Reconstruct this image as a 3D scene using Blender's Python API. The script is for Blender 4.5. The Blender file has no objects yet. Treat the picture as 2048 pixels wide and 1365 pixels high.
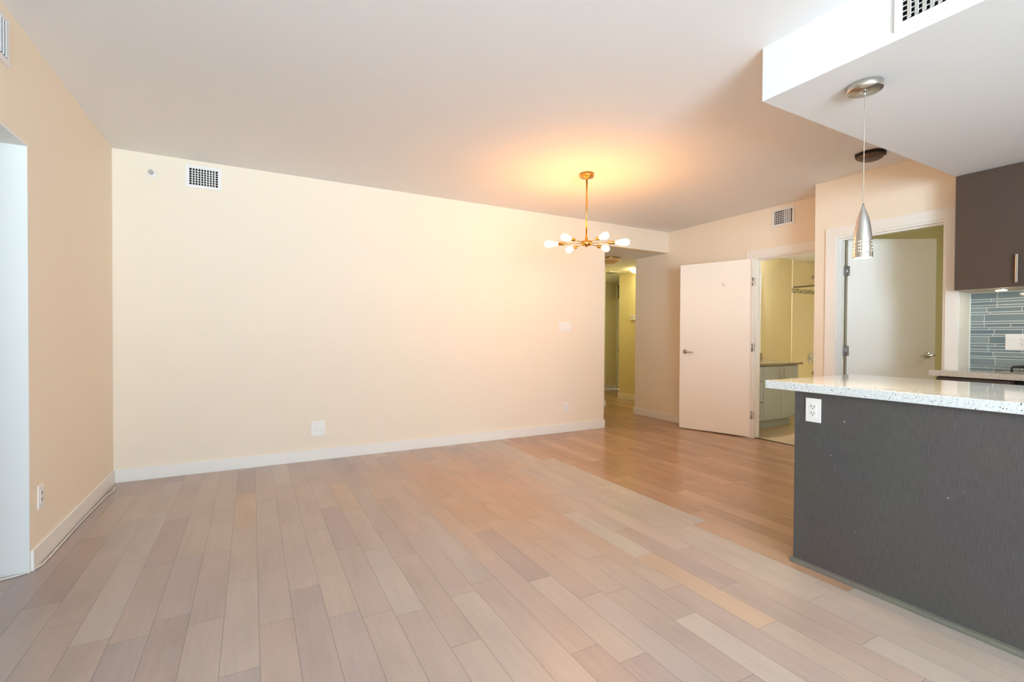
import bpy, bmesh, math, random
from mathutils import Vector, Matrix
random.seed(7)
S = bpy.context.scene
COL = S.collection
PI = math.pi

# ------------------------------------------------------------ camera, sky, exposure
cam_d = bpy.data.cameras.new('camera'); cam = bpy.data.objects.new('camera', cam_d); COL.objects.link(cam)
S.camera = cam
cam_d.sensor_width = 36.0; cam_d.lens = 949.3 / 2048 * 36.0
cam_d.clip_start = 0.02; cam_d.clip_end = 60
CH = 1.1547
yw, pt, rl = math.radians(28.729), math.radians(0.644), math.radians(0.297)
F = Vector((math.sin(yw)*math.cos(pt), math.cos(yw)*math.cos(pt), -math.sin(pt)))
R0 = Vector((math.cos(yw), -math.sin(yw), 0)); U0 = R0.cross(F)
Rt = R0*math.cos(rl) + U0*math.sin(rl); Up = -R0*math.sin(rl) + U0*math.cos(rl)
cam.matrix_world = Matrix(((Rt.x, Up.x, -F.x, 0), (Rt.y, Up.y, -F.y, 0), (Rt.z, Up.z, -F.z, CH), (0, 0, 0, 1)))

SKY = 33.5
world = bpy.data.worlds.new('sky'); S.world = world; world.use_nodes = True
bgn = world.node_tree.nodes['Background']
bgn.inputs[1].default_value = SKY
_n = world.node_tree.nodes; _l = world.node_tree.links            # overcast sky above, ground below made brighter than it to light the ceiling
_tc = _n.new('ShaderNodeTexCoord'); _sp = _n.new('ShaderNodeSeparateXYZ'); _l.new(_tc.outputs['Generated'], _sp.inputs[0])
_mr = _n.new('ShaderNodeMapRange'); _mr.inputs[1].default_value = -0.08; _mr.inputs[2].default_value = 0.08; _l.new(_sp.outputs[2], _mr.inputs[0])
_rp = _n.new('ShaderNodeValToRGB'); _rp.color_ramp.elements[0].color = (0.68, 0.87, 1.02, 1); _rp.color_ramp.elements[1].color = (0.29, 0.385, 0.485, 1)
_l.new(_mr.outputs[0], _rp.inputs[0]); _l.new(_rp.outputs[0], bgn.inputs[0])

def portal(name, loc, rot, sx, sy):
    l = bpy.data.lights.new(name, 'AREA'); l.shape = 'RECTANGLE'; l.size = sx; l.size_y = sy
    l.cycles.is_portal = True
    o = bpy.data.objects.new(name, l); o.location = loc; o.rotation_euler = rot; COL.objects.link(o)
W1 = (-0.88, 1.45, 0.35, 2.35)      # rear window: x0 x1 z0 z1
portal("window_portal", ((W1[0]+W1[1])/2, -3.35, (W1[2]+W1[3])/2), (PI/2, 0, 0), W1[1]-W1[0], W1[3]-W1[2])
LAMP = 1.0
S.view_settings.view_transform = 'Standard'; S.view_settings.look = 'None'
S.view_settings.gamma = 1; S.view_settings.use_curve_mapping = False
S.view_settings.exposure = 0.08
cy = S.cycles
cy.use_denoising = True; cy.max_bounces = 10; cy.diffuse_bounces = 6; cy.glossy_bounces = 4
cy.sample_clamp_indirect = 8; cy.caustics_reflective = False; cy.caustics_refractive = False

# ------------------------------------------------------------ measured planes
XL, Y0, X1, H = -0.939, 4.681, 4.998, 2.578
XE = 3.889                      # free end of the long wall
HB = 2.297                      # hall ceiling
X3, Y3, Y3B = 4.612, 2.538, 1.497
X4 = 4.80
XS, YS, HS = 2.2105, 1.475, 2.317
YB = -3.3
T = 0.11
BY = 4.25                       # bathroom rear wall
BX = 7.95

# ------------------------------------------------------------ helpers
def lin(c):
    return tuple(((v/255)/12.92 if v/255 <= 0.04045 else ((v/255+0.055)/1.055)**2.4) for v in c) + (1,)

def nodes(m):
    m.use_nodes = True; return m.node_tree.nodes, m.node_tree.links, m.node_tree.nodes['Principled BSDF']

MATS = {}
def mat(name, rgb, rough=0.5, metal=0.0, spec=0.5, noise=0.0, nscale=8.0, bump=0.0, bscale=200.0, stretch=(1, 1, 1), coat=0.0):
    m = bpy.data.materials.new(name); n, l, b = nodes(m)
    b.inputs['Roughness'].default_value = rough; b.inputs['Metallic'].default_value = metal
    b.inputs['Specular IOR Level'].default_value = spec; b.inputs['Coat Weight'].default_value = coat
    c = lin(rgb); tc = n.new('ShaderNodeTexCoord'); mp = n.new('ShaderNodeMapping')
    mp.inputs['Scale'].default_value = stretch; l.new(tc.outputs['Object'], mp.inputs[0])
    tx = n.new('ShaderNodeTexNoise'); tx.inputs['Scale'].default_value = nscale; tx.inputs['Detail'].default_value = 4
    l.new(mp.outputs[0], tx.inputs['Vector'])
    mx = n.new('ShaderNodeMix'); mx.data_type = 'RGBA'
    mx.inputs[6].default_value = tuple(v*(1-noise) for v in c[:3]) + (1,)
    mx.inputs[7].default_value = tuple(min(1, v*(1+noise)) for v in c[:3]) + (1,)
    l.new(tx.outputs[0], mx.inputs[0]); l.new(mx.outputs[2], b.inputs['Base Color'])
    if bump:
        t2 = n.new('ShaderNodeTexNoise'); t2.inputs['Scale'].default_value = bscale; t2.inputs['Detail'].default_value = 3
        l.new(mp.outputs[0], t2.inputs['Vector'])
        bp = n.new('ShaderNodeBump'); bp.inputs['Strength'].default_value = bump; bp.inputs['Distance'].default_value = 0.002
        l.new(t2.outputs[0], bp.inputs['Height']); l.new(bp.outputs[0], b.inputs['Normal'])
    MATS[name] = m; return m

def emit(name, rgb, strength, base=(255, 255, 255)):
    m = bpy.data.materials.new(name); n, l, b = nodes(m)
    b.inputs['Base Color'].default_value = lin(base)
    b.inputs['Emission Color'].default_value = rgb + (1,); b.inputs['Emission Strength'].default_value = strength
    MATS[name] = m; return m

ORG = {}
class MB:
    def __init__(s): s.bm = bmesh.new()
    def box(s, x0, x1, y0, y1, z0, z1, bev=0.0, M=None):
        r = bmesh.ops.create_cube(s.bm, size=1)
        vs = r['verts']
        for v in vs:
            v.co = Vector((x0+(v.co.x+.5)*(x1-x0), y0+(v.co.y+.5)*(y1-y0), z0+(v.co.z+.5)*(z1-z0)))
        if M: bmesh.ops.transform(s.bm, matrix=M, verts=vs)
        if bev:
            es = list({e for v in vs for e in v.link_edges})
            bmesh.ops.bevel(s.bm, geom=es, offset=bev, segments=2, affect='EDGES', profile=0.6)
        return s
    def prism(s, pts, a0, a1, axis='z'):
        """extrude a 2D outline along an axis"""
        def P(p, a):
            return {'z': (p[0], p[1], a), 'x': (a, p[0], p[1]), 'y': (p[0], a, p[1])}[axis]
        lo = [s.bm.verts.new(P(p, a0)) for p in pts]; hi = [s.bm.verts.new(P(p, a1)) for p in pts]
        s.bm.faces.new(lo); s.bm.faces.new(hi)
        for i in range(len(pts)):
            j = (i+1) % len(pts); s.bm.faces.new((lo[i], lo[j], hi[j], hi[i]))
        return s
    def lathe(s, prof, M=None, n=32, smooth=True, caps=True, skip=None):
        """prof: (r, h) turned about z"""
        rings = []
        for r, h in prof:
            rings.append([s.bm.verts.new((r*math.cos(2*PI*k/n), r*math.sin(2*PI*k/n), h)) for k in range(n)])
        fs = []
        for i in range(len(rings)-1):
            for k in range(n):
                if skip and skip(i, k): continue
                j = (k+1) % n
                f = s.bm.faces.new((rings[i][k], rings[i][j], rings[i+1][j], rings[i+1][k])); f.smooth = smooth; fs.append(f)
        if caps:
            if prof[0][0] > 1e-5: s.bm.faces.new(list(reversed(rings[0])))
            if prof[-1][0] > 1e-5: s.bm.faces.new(rings[-1])
        if M: bmesh.ops.transform(s.bm, matrix=M, verts=[v for r in rings for v in r])
        return s
    def rod(s, a, b, r, n=16, r2=None, bev=True):
        a, b = Vector(a), Vector(b); d = b-a; L = d.length
        M = Matrix.Translation(a) @ d.to_track_quat('Z', 'Y').to_matrix().to_4x4()
        return s.lathe([(r, 0), (r2 if r2 is not None else r, L)], M, n)
    def tube(s, pts, r, n=10):
        pts = [Vector(p) for p in pts]; rings = []
        for i, p in enumerate(pts):
            d = (pts[min(i+1, len(pts)-1)] - pts[max(i-1, 0)]).normalized()
            q = d.to_track_quat('Z', 'Y')
            rings.append([s.bm.verts.new(p + q @ Vector((r*math.cos(2*PI*k/n), r*math.sin(2*PI*k/n), 0))) for k in range(n)])
        for i in range(len(rings)-1):
            for k in range(n):
                j = (k+1) % n
                f = s.bm.faces.new((rings[i][k], rings[i][j], rings[i+1][j], rings[i+1][k])); f.smooth = True
        s.bm.faces.new(list(reversed(rings[0]))); s.bm.faces.new(rings[-1])
        return s
    def build(s, name, m, parent=None, org=None):
        """org = world point the mesh is measured from (kept as the object's origin)"""
        if parent is not None: o0 = ORG[parent.name]
        else: o0 = Vector(org) if org is not None else Vector((0, 0, 0))
        bmesh.ops.remove_doubles(s.bm, verts=s.bm.verts, dist=1e-6)
        bmesh.ops.recalc_face_normals(s.bm, faces=s.bm.faces)
        me = bpy.data.meshes.new(name); s.bm.to_mesh(me); s.bm.free()
        me.transform(Matrix.Translation(-o0))
        me.materials.append(m)
        o = bpy.data.objects.new(name, me); COL.objects.link(o)
        if parent is not None: o.parent = parent
        else: o.location = o0
        ORG[o.name] = o0
        return o

def empty(name, loc, rotz=0, local=False):
    """local=True: its parts are drawn round (0,0,0) and then placed by loc / rotz"""
    o = bpy.data.objects.new(name, None); COL.objects.link(o); o.location = loc; o.rotation_euler = (0, 0, rotz)
    o.empty_display_size = 0.1
    ORG[o.name] = Vector((0, 0, 0)) if local else Vector(loc)
    return o

def tag(o, label, cat, group=None, kind=None):
    o['label'] = label; o['category'] = cat
    if group: o['group'] = group
    if kind: o['kind'] = kind
    return o
def struct(o, label=None):
    o['kind'] = 'structure'
    if label: o['label'] = label
    return o

# ------------------------------------------------------------ materials
M_ceil = mat('ceiling_paint', (236, 236, 236), 0.9, spec=0.2, noise=0.01, nscale=2, bump=0.04, bscale=300)
M_wall = mat('cream_paint', (240, 228, 209), 0.75, spec=0.3, noise=0.01, nscale=2, bump=0.05, bscale=250)
M_hallp = mat('hall_paint', (232, 220, 178), 0.75, spec=0.3, noise=0.01, nscale=2)
M_white = mat('white_gloss_trim', (238, 236, 230), 0.4, noise=0.01, nscale=4)
M_door = mat('door_white_paint', (250, 246, 238), 0.42, noise=0.01, nscale=3)
M_plastic = mat('white_plastic', (240, 238, 234), 0.35, noise=0.01)
M_vent = mat('vent_white_enamel', (236, 234, 232), 0.4, noise=0.01)
M_dark = mat('dark_cavity', (20, 17, 15), 0.9, spec=0.1, noise=0.1)
M_slot = mat('socket_slot_grey', (70, 66, 64), 0.7, noise=0.1)
M_steel = mat('brushed_nickel', (205, 200, 194), 0.28, 1.0, noise=0.05, nscale=30, stretch=(1, 1, 12))
M_chrome = mat('chrome', (215, 220, 224), 0.15, 1.0, noise=0.02)
M_hinge = mat('satin_steel_hinge', (170, 172, 174), 0.35, 1.0, noise=0.05)
M_brass = mat('polished_brass', (226, 172, 88), 0.22, 1.0, noise=0.05, nscale=12)
M_bronze = mat('dark_bronze', (34, 25, 17), 0.6, 0.2, noise=0.2, nscale=20)
M_smokeglass = mat('smoky_brown_glass', (98, 76, 56), 0.5, noise=0.2, nscale=25)
M_black = mat('black_cast_iron', (22, 22, 23), 0.45, noise=0.1)
M_rubber = mat('white_cable_sheath', (225, 220, 212), 0.5, noise=0.03)
M_gwhite = mat('gloss_white_acrylic', (240, 230, 196), 0.3, noise=0.01)
M_vanity = mat('vanity_grey_laminate', (178, 190, 200), 0.45, noise=0.04, nscale=40, stretch=(1, 1, .05))
M_mirror = mat('mirror_silver', (230, 232, 230), 0.03, 1.0, noise=0.0)
M_grout = mat('white_grout', (246, 243, 234), 0.9, spec=0.2, noise=0.03, nscale=60)

def wood_dark(name, c1, c2, rough, specks, zs=0.035):
    m = bpy.data.materials.new(name); n, l, b = nodes(m)
    tc = n.new('ShaderNodeTexCoord'); mp = n.new('ShaderNodeMapping'); mp.inputs['Scale'].default_value = (1, 1, zs)
    l.new(tc.outputs['Object'], mp.inputs[0])
    t = n.new('ShaderNodeTexNoise'); t.inputs['Scale'].default_value = 520; t.inputs['Detail'].default_value = 5; t.inputs['Roughness'].default_value = .7
    l.new(mp.outputs[0], t.inputs['Vector'])
    r = n.new('ShaderNodeValToRGB'); r.color_ramp.elements[0].position = .33; r.color_ramp.elements[1].position = .68
    r.color_ramp.elements[0].color = lin(c1); r.color_ramp.elements[1].color = lin(c2)
    l.new(t.outputs[0], r.inputs[0])
    t3 = n.new('ShaderNodeTexNoise'); t3.inputs['Scale'].default_value = 2.2; t3.inputs['Detail'].default_value = 2
    l.new(tc.outputs['Object'], t3.inputs['Vector'])
    mx = n.new('ShaderNodeMix'); mx.data_type = 'RGBA'; mx.blend_type = 'MULTIPLY'; mx.inputs[0].default_value = .25
    l.new(r.outputs[0], mx.inputs[6]); l.new(t3.outputs[1], mx.inputs[7])
    out = mx.outputs[2]
    if specks:      # pale scuffs on the panel
        v = n.new('ShaderNodeTexVoronoi'); v.inputs['Scale'].default_value = 9; v.inputs['Randomness'].default_value = 1
        nm = n.new('ShaderNodeTexNoise'); nm.inputs['Scale'].default_value = 60
        l.new(tc.outputs['Object'], nm.inputs['Vector']); l.new(tc.outputs['Object'], v.inputs['Vector'])
        ad = n.new('ShaderNodeMath'); ad.operation = 'MULTIPLY_ADD'; ad.inputs[1].default_value = .09
        l.new(nm.outputs[0], ad.inputs[0]); l.new(v.outputs['Distance'], ad.inputs[2])
        lt = n.new('ShaderNodeMath'); lt.operation = 'LESS_THAN'; lt.inputs[1].default_value = .085
        l.new(ad.outputs[0], lt.inputs[0])
        m2 = n.new('ShaderNodeMix'); m2.data_type = 'RGBA'; m2.inputs[7].default_value = lin((165, 162, 160))
        ml = n.new('ShaderNodeMath'); ml.operation = 'MULTIPLY'; ml.inputs[1].default_value = .6
        l.new(lt.outputs[0], ml.inputs[0]); l.new(ml.outputs[0], m2.inputs[0]); l.new(out, m2.inputs[6]); out = m2.outputs[2]
    l.new(out, b.inputs['Base Color'])
    b.inputs['Roughness'].default_value = rough
    bp = n.new('ShaderNodeBump'); bp.inputs['Strength'].default_value = .15; bp.inputs['Distance'].default_value = .001
    l.new(t.outputs[0], bp.inputs['Height']); l.new(bp.outputs[0], b.inputs['Normal'])
    return m
M_panel = wood_dark('charcoal_wood_laminate', (73, 70, 70), (102, 98, 98), 0.42, True)
M_cab = wood_dark('espresso_wood_laminate', (72, 57, 50), (96, 79, 69), 0.5, False, .14)
M_cove = wood_dark('grey_wood_molding', (96, 92, 84), (132, 128, 118), 0.45, False)

def granite(name, base, dark, rough=0.06):
    m = bpy.data.materials.new(name); n, l, b = nodes(m)
    tc = n.new('ShaderNodeTexCoord')
    t1 = n.new('ShaderNodeTexNoise'); t1.inputs['Scale'].default_value = 80; t1.inputs['Detail'].default_value = 6; t1.inputs['Roughness'].default_value = .7
    l.new(tc.outputs['Object'], t1.inputs['Vector'])
    r1 = n.new('ShaderNodeValToRGB'); e = r1.color_ramp.elements
    e[0].position = .36; e[0].color = lin(tuple(v*.88 for v in base)); e[1].position = .50; e[1].color = lin(base)
    l.new(t1.outputs[0], r1.inputs[0])
    prev = r1.outputs[0]
    for sc, th, col, jit in ((60, .16, dark, .12), (150, .22, tuple((a+b_)/2 for a, b_ in zip(dark, base)), .1), (24, .075, tuple(v*.8 for v in dark), .1)):
        v = n.new('ShaderNodeTexVoronoi'); v.inputs['Scale'].default_value = sc
        nn = n.new('ShaderNodeTexNoise'); nn.inputs['Scale'].default_value = sc*2.5
        l.new(tc.outputs['Object'], nn.inputs['Vector']); l.new(tc.outputs['Object'], v.inputs['Vector'])
        a = n.new('ShaderNodeMath'); a.operation = 'MULTIPLY_ADD'; a.inputs[1].default_value = jit
        l.new(nn.outputs[0], a.inputs[0]); l.new(v.outputs['Distance'], a.inputs[2])
        c = n.new('ShaderNodeMath'); c.operation = 'LESS_THAN'; c.inputs[1].default_value = th+jit*.35
        l.new(a.outputs[0], c.inputs[0])
        mx = n.new('ShaderNodeMix'); mx.data_type = 'RGBA'; mx.inputs[7].default_value = lin(col)
        l.new(c.outputs[0], mx.inputs[0]); l.new(prev, mx.inputs[6]); prev = mx.outputs[2]
    l.new(prev, b.inputs['Base Color']); b.inputs['Roughness'].default_value = rough
    b.inputs['Coat Weight'].default_value = .3; b.inputs['Coat Roughness'].default_value = .05
    return m
M_gran = granite('speckled_white_granite', (224, 228, 228), (92, 88, 94))
M_gran2 = granite('speckled_beige_granite', (205, 195, 180), (104, 92, 86))
M_gran3 = granite('grey_granite', (150, 140, 120), (90, 84, 74), .2)

def floor_mat():
    m = bpy.data.materials.new('oak_plank_floor'); n, l, b = nodes(m)
    def mth(op, a, b_=None, c=None):
        x = n.new('ShaderNodeMath'); x.operation = op
        for i, v in enumerate((a, b_, c)):
            if v is None: continue
            if isinstance(v, (int, float)): x.inputs[i].default_value = v
            else: l.new(v, x.inputs[i])
        return x.outputs[0]
    g = n.new('ShaderNodeNewGeometry'); sp = n.new('ShaderNodeSeparateXYZ'); l.new(g.outputs['Position'], sp.inputs[0])
    X, Y = sp.outputs[0], sp.outputs[1]
    Wd = 0.1235
    xr = mth('DIVIDE', mth('SUBTRACT', X, 0.024), Wd); row = mth('FLOOR', xr); fx = mth('FRACT', xr)
    wn = n.new('ShaderNodeTexWhiteNoise'); wn.noise_dimensions = '1D'; l.new(mth('ADD', row, 31.7), wn.inputs['W'])
    wn2 = n.new('ShaderNodeTexWhiteNoise'); wn2.noise_dimensions = '1D'; l.new(mth('ADD', row, 77.3), wn2.inputs['W'])
    L = mth('MULTIPLY_ADD', wn2.outputs['Value'], .42, .58)
    yr = mth('DIVIDE', mth('MULTIPLY_ADD', wn.outputs['Value'], 5.0, mth('ADD', Y, 20)), L)
    idx = mth('FLOOR', yr); fy = mth('FRACT', yr)
    cb = n.new('ShaderNodeCombineXYZ'); l.new(row, cb.inputs[0]); l.new(idx, cb.inputs[1])
    w2 = n.new('ShaderNodeTexWhiteNoise'); w2.noise_dimensions = '2D'; l.new(cb.outputs[0], w2.inputs['Vector'])
    sc = n.new('ShaderNodeSeparateColor'); l.new(w2.outputs['Color'], sc.inputs[0])
    rp = n.new('ShaderNodeValToRGB'); cr = rp.color_ramp; cr.interpolation = 'LINEAR'
    cols = [(0, (169, 151, 143)), (.12, (174, 158, 152)), (.4, (184, 167, 154)), (.6, (176, 159, 150)), (.78, (190, 177, 166)), (.9, (168, 154, 150)), (1, (192, 168, 146))]
    cr.elements[0].color = lin(cols[0][1]); cr.elements[1].color = lin(cols[-1][1])
    for p, c in cols[1:-1]: cr.elements.new(p).color = lin(c)
    l.new(sc.outputs[0], rp.inputs[0])
    # the browner, unfaded boards beyond the island
    rp2 = n.new('ShaderNodeValToRGB'); cr = rp2.color_ramp
    cr.elements[0].color = lin((166, 132, 106)); cr.elements[1].color = lin((186, 151, 123)); cr.elements.new(.5).color = lin((176, 141, 114))
    l.new(sc.outputs[0], rp2.inputs[0])
    cx = mth('MULTIPLY_ADD', mth('ADD', row, .5), Wd, .024)
    zone = mth('GREATER_THAN', mth('MULTIPLY_ADD', mth('SUBTRACT', sc.outputs[1], .5), .22, cx), 2.475)
    mz = n.new('ShaderNodeMix'); mz.data_type = 'RGBA'
    l.new(zone, mz.inputs[0]); l.new(rp.outputs[0], mz.inputs[6]); l.new(rp2.outputs[0], mz.inputs[7])
    # sun-bleached rows beside the boundary, and a honey-coloured oval patch that weakens outward
    band = mth('MULTIPLY', mth('LESS_THAN', zone, .5), mth('GREATER_THAN', mth('MULTIPLY_ADD', mth('SUBTRACT', sc.outputs[2], .5), .5, cx), 1.92))
    mb = n.new('ShaderNodeMix'); mb.data_type = 'RGBA'; mb.inputs[7].default_value = lin((184, 176, 165))
    l.new(mth('MULTIPLY', band, .55), mb.inputs[0]); l.new(mz.outputs[2], mb.inputs[6])
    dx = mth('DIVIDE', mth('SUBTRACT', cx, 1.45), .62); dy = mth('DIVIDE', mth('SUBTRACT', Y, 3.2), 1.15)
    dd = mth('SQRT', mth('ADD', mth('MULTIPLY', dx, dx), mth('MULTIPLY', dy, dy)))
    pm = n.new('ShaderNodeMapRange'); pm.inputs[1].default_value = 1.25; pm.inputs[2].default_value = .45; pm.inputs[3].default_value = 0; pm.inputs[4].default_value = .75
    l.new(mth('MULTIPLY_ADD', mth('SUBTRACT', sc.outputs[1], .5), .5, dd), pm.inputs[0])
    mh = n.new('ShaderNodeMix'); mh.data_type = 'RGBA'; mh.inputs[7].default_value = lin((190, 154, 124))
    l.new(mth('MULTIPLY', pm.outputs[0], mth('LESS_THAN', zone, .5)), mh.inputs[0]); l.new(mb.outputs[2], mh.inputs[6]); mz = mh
    # grain along the board
    cg = n.new('ShaderNodeCombineXYZ')
    l.new(mth('MULTIPLY', X, 60), cg.inputs[0]); l.new(mth('MULTIPLY_ADD', sc.outputs[2], 50, mth('MULTIPLY', Y, 3.2)), cg.inputs[1]); l.new(mth('MULTIPLY', sc.outputs[2], 40), cg.inputs[2])
    gr = n.new('ShaderNodeTexNoise'); gr.inputs['Scale'].default_value = 1; gr.inputs['Detail'].default_value = 4; gr.inputs['Distortion'].default_value = .15
    gr.inputs['Roughness'].default_value = .65
    l.new(cg.outputs[0], gr.inputs['Vector'])
    gm = n.new('ShaderNodeMapRange'); gm.inputs[1].default_value = .3; gm.inputs[2].default_value = .7; gm.inputs[3].default_value = .94; gm.inputs[4].default_value = 1.04
    l.new(gr.outputs[0], gm.inputs[0])
    # broad smudges
    cs = n.new('ShaderNodeCombineXYZ'); l.new(mth('MULTIPLY', X, 5), cs.inputs[0]); l.new(mth('MULTIPLY', Y, 2), cs.inputs[1]); l.new(mth('MULTIPLY', sc.outputs[0], 9), cs.inputs[2])
    sm = n.new('ShaderNodeTexNoise'); sm.inputs['Scale'].default_value = 1; sm.inputs['Detail'].default_value = 3; l.new(cs.outputs[0], sm.inputs['Vector'])
    s2 = n.new('ShaderNodeMapRange'); s2.inputs[1].default_value = .25; s2.inputs[2].default_value = .6; s2.inputs[3].default_value = .86; s2.inputs[4].default_value = 1.02
    l.new(sm.outputs[0], s2.inputs[0])
    k = mth('MULTIPLY', gm.outputs[0], s2.outputs[0])
    # seams
    ex = mth('MINIMUM', fx, mth('SUBTRACT', 1, fx)); ey = mth('MULTIPLY', mth('MINIMUM', fy, mth('SUBTRACT', 1, fy)), L)
    gx = mth('LESS_THAN', mth('MULTIPLY', ex, Wd), .0011); gy = mth('LESS_THAN', ey, .0011)
    seam = mth('MAXIMUM', gx, gy)
    k = mth('MULTIPLY', k, mth('SUBTRACT', 1, mth('MULTIPLY', seam, .45)))
    vm = n.new('ShaderNodeVectorMath'); vm.operation = 'SCALE'; l.new(mz.outputs[2], vm.inputs[0]); l.new(k, vm.inputs['Scale'])
    l.new(vm.outputs[0], b.inputs['Base Color'])
    rr = mth('MULTIPLY_ADD', gr.outputs[0], .06, mth('MULTIPLY_ADD', zone, -.085, .285))
    l.new(rr, b.inputs['Roughness'])
    b.inputs['Specular IOR Level'].default_value = .5
    bp = n.new('ShaderNodeBump'); bp.inputs['Strength'].default_value = .25; bp.inputs['Distance'].default_value = .0015
    l.new(mth('MULTIPLY', seam, -1), bp.inputs['Height']); l.new(bp.outputs[0], b.inputs['Normal'])
    return m
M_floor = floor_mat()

def tile_floor():
    m = bpy.data.materials.new('beige_tile_floor'); n, l, b = nodes(m)
    br = n.new('ShaderNodeTexBrick'); br.inputs['Scale'].default_value = 3.2; br.offset = 0
    br.inputs['Color1'].default_value = lin((190, 172, 140)); br.inputs['Color2'].default_value = lin((184, 166, 134)); br.inputs['Mortar'].default_value = lin((150, 136, 110))
    br.inputs['Mortar Size'].default_value = .01; br.inputs['Brick Width'].default_value = 1; br.inputs['Row Height'].default_value = 1
    tc = n.new('ShaderNodeTexCoord'); l.new(tc.outputs['Object'], br.inputs['Vector']); l.new(br.outputs[0], b.inputs['Base Color'])
    b.inputs['Roughness'].default_value = .35
    return m
M_tilefloor = tile_floor()

def glass_tile():
    """thin glass strips: the tone changes from strip to strip"""
    m = bpy.data.materials.new('blue_grey_glass_tile'); n, l, b = nodes(m)
    at = n.new('ShaderNodeAttribute'); at.attribute_name = 'tone'
    r = n.new('ShaderNodeValToRGB'); r.color_ramp.elements[0].color = lin((108, 123, 130)); r.color_ramp.elements[1].color = lin((142, 153, 152))
    l.new(at.outputs['Fac'], r.inputs[0]); l.new(r.outputs[0], b.inputs['Base Color'])
    b.inputs['Roughness'].default_value = .12; b.inputs['Coat Weight'].default_value = .4
    return m
M_glasstile = glass_tile()

def band_mat():
    m = bpy.data.materials.new('mosaic_band'); n, l, b = nodes(m)
    tc = n.new('ShaderNodeTexCoord'); v = n.new('ShaderNodeTexVoronoi'); v.inputs['Scale'].default_value = 28; v.distance = 'CHEBYCHEV'
    l.new(tc.outputs['Object'], v.inputs['Vector'])
    r = n.new('ShaderNodeValToRGB'); r.color_ramp.elements[0].color = lin((120, 112, 84)); r.color_ramp.elements[1].color = lin((210, 204, 176))
    s = n.new('ShaderNodeSeparateColor'); l.new(v.outputs['Color'], s.inputs[0]); l.new(s.outputs[0], r.inputs[0]); l.new(r.outputs[0], b.inputs['Base Color'])
    b.inputs['Roughness'].default_value = .3
    return m
M_band = band_mat()

WARM = (1.0, 0.42, 0.10)
E_bulb = emit('lit_filament_bulb', WARM, 96*LAMP)
E_pend = emit('lit_pendant_lamp', (1.0, 0.74, 0.44), 620*LAMP)
E_puck = emit('lit_puck_lens', (1.0, 0.80, 0.5), 50*LAMP)
E_hall = emit('lit_hall_glass', (1.0, 0.88, 0.42), 38*LAMP)
E_bath = emit('lit_bath_glass', (.95, 0.93, 0.92), 180*LAMP)
E_disp = emit('blue_display', (0.12, 0.12, 0.9), 0.5, (60, 60, 170))

# ------------------------------------------------------------ the shell
def wall(name, boxes, m, **k):
    b = MB()
    for bx in boxes: b.box(*bx)
    return struct(b.build(name, m, org=(boxes[0][0], boxes[0][2], 0)))

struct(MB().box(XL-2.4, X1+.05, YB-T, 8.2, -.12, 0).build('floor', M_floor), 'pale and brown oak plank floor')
o = MB().box(X1+.05, 7.2, BY+T, 8.2, -.12, 0).box(X3+.05, X1+.05, YB-T, Y3-.05, -.119, .0005).build('floor_hall', M_floor); struct(o)
o = MB().box(X1+.05, 8.2, YB-T, BY+T, -.12, 0).build('floor_bathroom', M_tilefloor); struct(o, 'beige tiled bathroom floor')
struct(MB().box(X1+.035, X1+.06, 2.62, 3.42, 0, .006, .002).build('trim_threshold', M_bronze))
# ceilings
struct(MB().box(XL-T, X1+T, YB-T, Y0+T, H, H+.12).build('ceiling', M_ceil), 'white painted ceiling')
struct(MB().box(XE-1.2, 7.2, Y0+T, 8.2, HB, HB+.12).build('ceiling_hall', M_ceil))
struct(MB().box(X1+T+.001, 8.2, Y3-.02, BY+T, 2.32, 2.44).build('ceiling_bathroom', M_ceil))
struct(MB().box(X3+.1, 7.3, YB-T, Y3-T, 2.46, 2.577).build('ceiling_bedroom', M_hallp))
struct(MB().box(XL-2.4, XL-T, 1.0, 3.3, 2.3, 2.42).build('ceiling_den', M_ceil))
# walls of the living room
wall('wall_back', [(XL-T, XE, Y0, Y0+T, 0, H), (XE, X1+T, Y0, Y0+T, HB, H)], M_wall)['label'] = 'long cream wall facing the room, with the hallway opening at its right end'
DO = (1.75, 3.115, 2.057)       # den opening in the left wall: y0 y1 top
wall('wall_left', [(XL-T, XL, DO[1], Y0, 0, H), (XL-T, XL, DO[0], DO[1], DO[2], H), (XL-T, XL, YB-T, DO[0], 0, H)], M_wall)
wall('wall_rear', [(XL, W1[0], YB-T, YB, 0, H), (W1[1], X4+.1, YB-T, YB, 0, H), (W1[0], W1[1], YB-T, YB, 0, W1[2]), (W1[0], W1[1], YB-T, YB, W1[3], H)], M_wall)
D1 = (2.62, 3.42, 2.05)         # bathroom doorway y0 y1 top
wall('wall_right', [(X1, X1+T, D1[1], Y0, 0, H), (X1, X1+T, Y3-.05, D1[0], 0, H), (X1, X1+T, D1[0], D1[1], D1[2], H),
                    (X1, X1+T, Y0, 5.31, 0, HB)], M_wall)
D2 = (1.578, 2.352, 2.055)      # second doorway y0 y1 top
wall('wall_right_projecting', [(X3, X3+.1, D2[1], Y3, 0, H), (X3, X3+.1, D2[0], D2[1], D2[2], H), (X3, X3+.1, Y3B, D2[0], 0, H),
                               (X3+.1, X1+T, Y3-T, Y3, 0, H), (X3+.1, X4+.1, Y3B, D2[0], 0, H)], M_wall)
wall('wall_kitchen', [(X4, X4+.1, YB-T, Y3B, 0, H)], M_wall)
# dropped soffit over the kitchen
struct(MB().box(XS, X4, YB, YS, HS, H).build('ceiling_soffit', M_ceil), 'dropped white soffit over the kitchen')
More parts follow.
